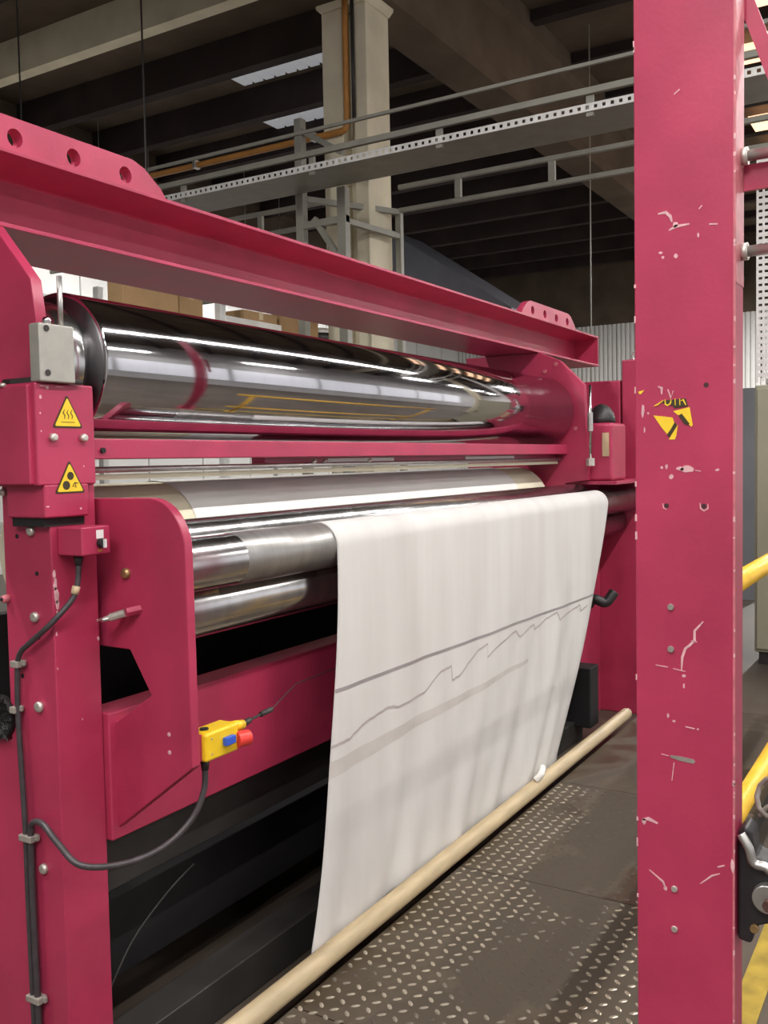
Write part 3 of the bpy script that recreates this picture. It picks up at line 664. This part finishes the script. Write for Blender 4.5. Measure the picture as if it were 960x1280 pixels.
# wide frame plate behind, head box with signs
hbx = B1('head_box', CR, mc, -2.55, -1.952, 1.575, 1.762, 1.552, 1.812, 0.006)
B1('rear_block', CR, hbx, -2.62, -1.968, 1.563, 1.58, 1.556, 1.806, 0.004)
hb2 = B1('lower_head', CR, mc, -2.10, -1.952, 1.592, 1.735, 1.470, 1.556, 0.006)
B1('groove', BLACK, hb2, -2.09, -1.968, 1.60, 1.73, 1.448, 1.470)
XF = -1.952
o = obj('paint_chips', chipbm, CHIP, hbx); o['kind'] = 'stuff'
def yz(name, m, parent, polys, x, th=0.0012):
    bm = nb()
    for p_ in polys: prism(bm, p_, x, x+th, 'YZ')
    return obj(name, bm, m, parent)
def sign(yc, zc, s, kind):
    h = s*0.866
    tri = lambda k: [(yc-s/2*k, zc-h/3*k), (yc+s/2*k, zc-h/3*k), (yc, zc+2*h/3*k)]
    def rt(k, r=0.12):
        P = tri(k); out = []
        for i in range(3):
            a = Vector(P[i-1]); b = Vector(P[i]); c = Vector(P[(i+1)%3])
            out += [tuple(b+(a-b)*r*.5), tuple(b+((a-b)*r*.15+(c-b)*r*.15)), tuple(b+(c-b)*r*.5)]
        return out
    x = XF if kind == 'hot' else XF-0.003
    sg = yz('warning_sign', INK, hbx if kind == 'hot' else hb2, [rt(1.0)], XF+.0002)
    x0 = XF+.0016
    yz('sign_face', YELS, sg, [rt(0.86)], x0, .0008)
    x0 += .001
    if kind == 'hot':
        pol = []
        for d in (-.012, 0, .012):
            pol.append(stroke([(yc+d, zc-.006), (yc+d+.003, zc+.002), (yc+d-.003, zc+.010), (yc+d+.002, zc+.018)], 0.0028))
        pol.append(stroke([(yc-.022, zc-.014), (yc+.022, zc-.014)], 0.003))
    else:
        circ = lambda a, b, r: [(a+r*math.cos(2*PI*k/16), b+r*math.sin(2*PI*k/16)) for k in range(16)]
        pol = [circ(yc+.001, zc+.016, .0105), circ(yc-.013, zc-.008, .0115), stroke([(yc+.006, zc-.012), (yc+.014, zc-.002), (yc+.026, zc-.004)], .003), stroke([(yc+.010, zc-.012), (yc+.020, zc-.010)], .003), stroke([(yc+.016, zc-.004), (yc+.018, zc-.016)], .003)]
    yz('pictogram', INK, sg, pol, x0, .0006)
    lab(sg, 'yellow triangle warning of a hot surface' if kind == 'hot' else 'yellow triangle warning of rotating rollers')
sign(1.672, 1.728, 0.098, 'hot')
sign(1.672, 1.560, 0.098, 'roll')
bolt0 = None
def bolt(parent, p, d, r=0.011, m=ZINC, L=0.012, n=18, label=None):
    """round-headed bolt sticking out along d from p"""
    p = Vector(p); d = Vector(d).normalized(); s, t = frame_of(d); bm = nb(); rings = []
    for (h, rr) in ((-.002, r), (L*.55, r), (L*.85, r*.86), (L, r*.55)):
        rings.append([bm.verts.new(p + d*h + (s*math.cos(2*PI*k/n)+t*math.sin(2*PI*k/n))*rr) for k in range(n)])
    for a, b in zip(rings[:-1], rings[1:]):
        for k in range(n): bm.faces.new((a[k], b[k], b[(k+1)%n], a[(k+1)%n])).smooth = True
    bm.faces.new(rings[-1]); bm.faces.new(rings[0])
    o = obj('bolt', bm, m, parent)
    if label: lab(o, label)
    return o
for y in (1.622, 1.719): bolt(hbx, (-1.952, y, 1.674), (1,0,0), 0.011, ZINC, 0.014)
for (x, z, r) in ((-2.040,1.435,.013),(-2.038,1.211,.014),(-2.035,0.975,.0145),(-2.042,0.541,.014),(-2.070,1.559-.012,.010),(-2.093,1.503,.012),(-2.073,1.503,.009),(-2.143,1.535,.010)):
    bolt(lc2 if z > .87 else lc, (x, 1.62, z), (0,-1,0), r, ZINC, .012)
o = bolt(lc2, (-2.146, 1.62, 1.253), (0,-1,0), .011, CRD, .02); bolt(lc2, (-2.146, 1.60, 1.253), (0,-1,0), .005, BLACK, .003)
for (x, z) in ((-2.027,1.325),(-2.030,1.158),(-2.10,1.42),(-2.10,1.05)): R1('bolt_hole', BLACK, lc2, (x,1.6185,z), (x,1.625,z), .006, 12)
# brush tuft in the gap left of the column
bm = nb()
for k in range(260):
    a = random.uniform(0, 2*PI); rr = random.uniform(.0, .055); c = Vector((-2.19+rr*math.cos(a), 1.60, .93+rr*math.sin(a)))
    d = Vector((math.cos(a), random.uniform(-.4,.1), math.sin(a)))*random.uniform(.008,.02); rod(bm, c, c+d, .0015, 3)
rod(bm, (-2.19, 1.60, .93), (-2.19, 1.625, .93), .058, 20)
o = lab(obj('brush', bm, BLACK, lc2), 'round black bristle brush'); o['kind'] = 'stuff'
# grey bearing block, threaded rod, bolts on top of head box
gb = B1('bearing_block', ALU, mc, -1.975, -1.935, 1.58, 1.69, 1.812, 1.958, 0.005)
for z in (1.835, 1.945): R1('socket_screw', DKGREY, gb, (-1.935, 1.602, z), (-1.9325, 1.602, z), .008, 14)
R1('threaded_rod', STEEL, gb, (-1.955, 1.665, 1.95), (-1.955, 1.665, 2.085), .0068, 12)
bolt(gb, (-1.96, 1.625, 1.958), (0,0,1), .011, CHROME, .02)
bm = nb(); rod(bm, (-1.945,1.60,1.818),(-1.945,1.715,1.818), .007, 10); rod(bm, (-2.10,1.60,1.82),(-1.96,1.60,1.82), .008, 10); box(bm, -2.06,-1.96,1.585,1.60,1.812,1.822)
lab(obj('shim_plate', bm, DKGREY, gb), 'dark greasy shim at the foot of the grey block')
bolt(hbx, (-2.06, 1.565, 1.806), (0,0,1), .009, ZINC, .008); bolt(hbx, (-2.13, 1.565, 1.806), (0,0,1), .009, CHIP, .006)
# rounded side plate that carries the front rollers
bm = nb()
Yp0, Yp1 = 1.795, 1.825
arc = [(-2.10,1.512),(-1.80,1.514)] + [(-1.80+0.125*math.sin(a)*1.0, 1.375+0.139*math.cos(a)) for a in [PI/2*k/10 for k in range(1,10)]] + [(-1.675,1.36),(-1.672,0.815),(-1.96,0.60),(-2.10,0.58),(-2.10,0.90),(-1.945,0.902),(-1.812,0.99),(-1.885,1.106),(-2.10,1.108)]
# outline with the triangular opening beside the column
prism(bm, arc, Yp0, Yp1); sp_ = obj('side_plate', bm, CR, mc, 0.004)
bolt(sp_, (-1.887, 1.80, 1.312), (0,-1,0), .015, BRASS, .018, label='brass plug')
R1('spindle', STEEL, sp_, (-1.905, 1.72, 1.196), (-1.895, 1.80, 1.202), .005, 12, .009)
R1('spindle_knob', CR, sp_, (-1.862, 1.762, 1.214), (-1.845, 1.80, 1.218), .014, 6, .014, 0.002)
bm = nb(); rod(bm, (-1.935,1.735,1.192),(-1.90,1.745,1.200), .003, 10, .008); rod(bm, (-1.90,1.745,1.200),(-1.862,1.762,1.212), .011, 8); lab(obj('nipple', bm, ZINC, sp_), 'pointed steel grease nipple')
for z in (.893, .845): bolt(sp_, (-1.752, 1.80, z), (0,-1,0), .007, CHIP, .006)
# rotary switch box
sb = B1('switch_box', CR, mc, -1.97, -1.878, 1.64, 1.735, 1.372, 1.446, 0.005)
lab(sb, 'small crimson box with a black rotary switch')
k1 = R1('knob', BLACK, sb, (-1.878, 1.698, 1.402), (-1.862, 1.698, 1.402), .012, 20, bevel=.002)
bm = nb(); box(bm, -1.862, -1.855, 1.695, 1.701, 1.391, 1.413); lab(obj('knob_grip', bm, WHT, k1), 'pale pointer on the knob')
B1('white_tag', WHT, sb, -1.8785, -1.877, 1.687, 1.711, 1.414, 1.436)
B1('orange_tag', ORANGE, sb, -1.8785, -1.877, 1.692, 1.706, 1.380, 1.386)
R1('cable_gland', RUBBER, sb, (-1.925, 1.668, 1.372), (-1.925, 1.668, 1.345), .013, 12, .009)
# emergency pull-cord switch on the side plate
es = thing_es = B1('pull_cord_switch', YEL, mc, -1.735, -1.665, 1.84, 1.975, 0.815, 0.893, 0.009)
lab(es, 'yellow emergency pull-cord switch box')
B1('switch_bracket', CR, es, -1.73, -1.68, 1.825, 1.842, 0.82, 0.89)
R1('black_plug', BLACK, es, (-1.70, 1.873, .893), (-1.70, 1.873, .897), .012, 16)
R1('black_plug', BLACK, es, (-1.70, 1.836, .852), (-1.70, 1.842, .852), .013, 14)
R1('snout', YEL, es, (-1.69, 1.97, .876), (-1.69, 2.02, .872), .017, 16, .013)
lab(R1('red_button', RED, es, (-1.668, 1.965, .845), (-1.655, 2.005, .845), .023, 24, .021, .003), 'red mushroom button')
bm = nb(); box(bm, -1.665, -1.650, 1.905, 1.945, .845, .868); lab(obj('blue_lever', bm, BLUE, es, .003), 'blue reset lever')
for (y, z) in ((1.862,.875),(1.862,.835)): R1('screw', ZINC, es, (-1.665, y, z), (-1.6635, y, z), .003, 8)
bm = nb(); rod(bm, (-1.69,2.02,.872),(-1.69,2.05,.876), .009, 10); rod(bm, (-1.69,2.05,.876),(-1.69,2.10,.880), .004, 8); rod(bm, (-1.69,2.10,.880),(-1.69,2.15,.883), .008, 10); rod(bm, (-1.69,2.15,.883),(-1.80,2.42,.888), .0016, 6); rod(bm, (-1.80,2.42,.888),(-1.93,5.44,.90), .0016, 6)
lab(obj('pull_cord', bm, DKGREY, es), 'dark pull cord with spring eye')
R1('cable_gland', RUBBER, es, (-1.70, 1.872, .815), (-1.70, 1.872, .785), .013, 12, .010)
# cables
bm = nb(); tube(bm, [(-1.70,1.872,.79),(-1.70,1.865,.73),(-1.715,1.83,.66),(-1.75,1.76,.605),(-1.80,1.67,.585),(-1.86,1.585,.60),(-1.93,1.575,.645),(-2.00,1.585,.680),(-2.055,1.598,.668),(-2.072,1.603,.62),(-2.073,1.603,.4),(-2.066,1.603,-.09)], .0085, 10, 3)
lab(obj('switch_cable', bm, CABLE, mc), 'black cable looping from the yellow switch to the column')
bm = nb(); tube(bm, [(-1.925,1.668,1.35),(-1.925,1.662,1.30),(-1.93,1.648,1.26),(-1.96,1.60,1.20),(-2.03,1.595,1.15),(-2.085,1.60,1.11),(-2.10,1.603,1.04),(-2.103,1.603,.95),(-2.098,1.603,.80),(-2.092,1.603,.62),(-2.092,1.603,.4),(-2.085,1.603,-.09)], .0075, 10, 3)
lab(obj('knob_cable', bm, CABLE, mc), 'black cable running down from the rotary switch box')
R1('cable_tag', TAPE, mc, (-1.9275,1.660,1.292), (-1.9285,1.654,1.272), .0105, 12)
for (x, z, w) in ((-2.098,1.085,.03),(-2.112,.962,.022),(-2.082,.622,.05),(-2.078,.185,.052)):
    bm = nb(); box(bm, x-w/2, x+w/2, 1.590, 1.62, z-.009, z+.009); box(bm, x+w/2-.004, x+w/2+.012, 1.602, 1.612, z-.004, z+.012)
    obj('cable_tie', bm, TIE, mc, .003)

# right-hand end: adjusting rod, motor, cover panels
ar = R1('adjusting_rod', CHROME2, mc, (-1.835, 5.43, 1.555), (-1.835, 5.43, 2.02), .009, 12)
R1('rod_nut', STEEL, ar, (-1.835, 5.43, 1.75), (-1.835, 5.43, 1.86), .017, 8)
R1('rod_foot', ZINC, ar, (-1.835, 5.43, 1.545), (-1.835, 5.43, 1.59), .026, 8)
mt = lab(B1('motor_housing', CR, mc, -1.95, -1.73, 5.52, 5.80, 1.452, 1.80, .02), 'crimson gear motor housing')
bm = nb(); 
for k in range(9):
    a0 = PI/2*k/8
lathe_pts = [(5.50,0)]
bm.free(); bm = nb()
n = 20; rings = []
for k in range(7):
    a = PI/2*k/6; rr = .085*math.cos(a); z = 1.80 + .12*math.sin(a)
    rings.append([bm.verts.new((-1.84+rr*math.cos(2*PI*i/n), 5.66+rr*math.sin(2*PI*i/n), z)) for i in range(n)] if k < 6 else [bm.verts.new((-1.84, 5.66, z))])
for a_, b_ in zip(rings[:-1], rings[1:]):
    for i in range(n):
        j = (i+1) % n
        (bm.faces.new((a_[i], a_[j], b_[j], b_[i])) if len(b_) > 1 else bm.faces.new((a_[i], a_[j], b_[0]))).smooth = True
bm.faces.new(list(reversed(rings[0])))
lab(obj('motor_cowl', bm, RUBBER, mt), 'black domed motor cowl')
lab(B1('yellow_plate', TAPE, mt, -1.79, -1.75, 5.515, 5.519, 1.60, 1.74), 'tan plate')
B1('drive_cover', CR, mc, -2.30, -1.88, 6.17, 6.55, -0.1, 2.10, .01)
tc_ = B1('tall_cover', CR, mc, -1.87, -1.66, 6.17, 6.6, -0.1, 2.23, .01)
bm = nb(); tube(bm, [(-1.80+0.035*math.cos(a), 6.3, 2.262+0.035*math.sin(a)) for a in [2*PI*k/12 for k in range(13)]], 0.008, 8, 1); obj('lifting_eye', bm, STEEL, tc_)
B1('lower_frame', CR, mc, -2.4, -1.66, 6.10, 6.16, -0.10, 1.44, .006)
B1('lower_post', CR, mc, -2.12, -2.0, 5.50, 6.10, -0.10, 1.44, .006)
B1('shelf_plate', CR, mc, -2.0, -1.70, 5.50, 6.1, 1.43, 1.452, .003)
B1('base_block', BLACK, mc, -2.0, -1.80, 5.30, 5.45, 0.0, 0.36, .01)
bm = nb(); tube(bm, [(-1.84,5.40,.72),(-1.80,5.38,.76),(-1.74,5.40,.74),(-1.70,5.44,.80)], .03, 10, 3); lab(obj('black_hose', bm, RUBBER, mc), 'short black hose at the far end')

# ------------------------------------------------------------------ hanging cloth
hc = thing('hanging_cloth', 'wide white cloth hanging from the front roller down to the pole', 'cloth', (-1.715, 3.9, 0.03))
Rr = 0.0775; ax, az = -1.79, 1.323
def cloth_pt(s, t):
    """s 0..1 along the roller, t: arclength from the top contact point downwards; returns xyz"""
    a0 = math.radians(118)        # starts behind the crest
    arc_len = Rr*a0
    if t < arc_len:
        a = a0 - t/Rr; x = ax + (Rr+.0015)*math.cos(a); z = az + (Rr+.0015)*math.sin(a); q = 0
    else:
        q = t - arc_len; x = ax + Rr + .0015; z = az - q
    L = max(0.0, 1.323-.040); f = min(q/L, 1.0)
    yl = 2.545 - 0.03*f - 0.15*f*f; yr = 5.37 - 0.50*f - 0.25*f*f*1.0
    yl += 0.006*math.sin(9*f); yr += 0.006*math.sin(11*f+1)
    y = yl + (yr-yl)*s
    wv = f*(0.010*math.sin(s*17+0.6) + 0.006*math.sin(s*41+f*2) + 0.004*math.sin(s*73))*min(1, f*2.5) - 0.020*f*f
    curl = 0.014*(1-min(1, s/0.02))*f + 0.012*max(0, (s-.975)/.025)*f
    return (x + wv - curl*0.4, y, z)
NS, NT = 160, 70
tmax = Rr*math.radians(118) + (1.323-.005)
vs = []; 
for j in range(NT+1):
    u = j/NT; t = (Rr*math.radians(118)*min(1, j/14) + max(0, (j-14)/(NT-14))*(tmax-Rr*math.radians(118)))
    for i in range(NS+1): vs.append(cloth_pt(i/NS, t))
fs = [(j*(NS+1)+i, j*(NS+1)+i+1, (j+1)*(NS+1)+i+1, (j+1)*(NS+1)+i) for j in range(NT) for i in range(NS)]
me = bpy.data.meshes.new('sheet'); me.from_pydata(vs, [], fs); me.materials.append(FAB)
for q in me.polygons: q.use_smooth = True
cl = bpy.data.objects.new('sheet', me); link(cl, hc, (0, 0, 0))
md = cl.modifiers.new('thickness', 'SOLIDIFY'); md.thickness = 0.002; md.offset = 1
# marks on the cloth, laid just in front of its surface
def ribbon(name, pts, w, m, label, off=.0012):
    """pts: (s, z) along the cloth"""
    v, f_ = [], []
    for k, (s, z) in enumerate(pts):
        ww_ = w[k] if isinstance(w, list) else w
        for dz in (ww_/2, -ww_/2):
            zz = z + dz; t = Rr*math.radians(118) + (az - zz); x, y, _ = cloth_pt(s, t); v.append((x+off, y, zz))
    for k in range(len(pts)-1): f_.append((2*k, 2*k+1, 2*k+3, 2*k+2))
    me = bpy.data.meshes.new(name); me.from_pydata(v, [], f_); me.materials.append(m)
    o = bpy.data.objects.new(name, me); link(o, hc, (0, 0, 0)); lab(o, label); return o
ribbon('woven_line', [(k/80, .853 - .028*k/80) for k in range(81)], .012, FABS, 'thin grey line woven straight across the cloth')
zz = [(0.00,.700),(0.04,.700),(0.09,.726),(0.14,.735),(0.17,.722),(0.25,.725),(0.29,.770),(0.325,.775),(0.335,.728),(0.36,.735),(0.42,.790),(0.45,.800),(0.455,.755),(0.50,.775),(0.58,.800),(0.60,.770),(0.635,.790),(0.66,.798),(0.67,.775),(0.72,.800),(0.77,.810),(0.79,.775),(0.86,.790),(0.91,.800),(0.92,.770),(0.97,.785)]
fine = []
zz = [(a, .745 + (b-.745)*1.25 - .012) for a, b in zz]
for a, b in zip(zz[:-1], zz[1:]):
    for k in range(5): fine.append((a[0]+(b[0]-a[0])*k/5, a[1]+(b[1]-a[1])*k/5 + random.uniform(-.002,.002)))
ribbon('stain_line', fine, .0095, FABZ, 'faint jagged zigzag stain across the cloth')
ribbon('crease_band', [(k/40*.66, .60 + .0009*k) for k in range(41)], [.055*(1-k/60) for k in range(41)], FABC, 'faint grey band below the zigzag stain', 0.0009)
bm = nb(); tube(bm, [(-1.675,4.13,.072),(-1.655,4.15,.10),(-1.668,4.20,.112),(-1.688,4.22,.078)], .016, 10, 3)
lab(obj('knotted_corner', bm, FABW, hc), 'small white knot of cloth by the pole')
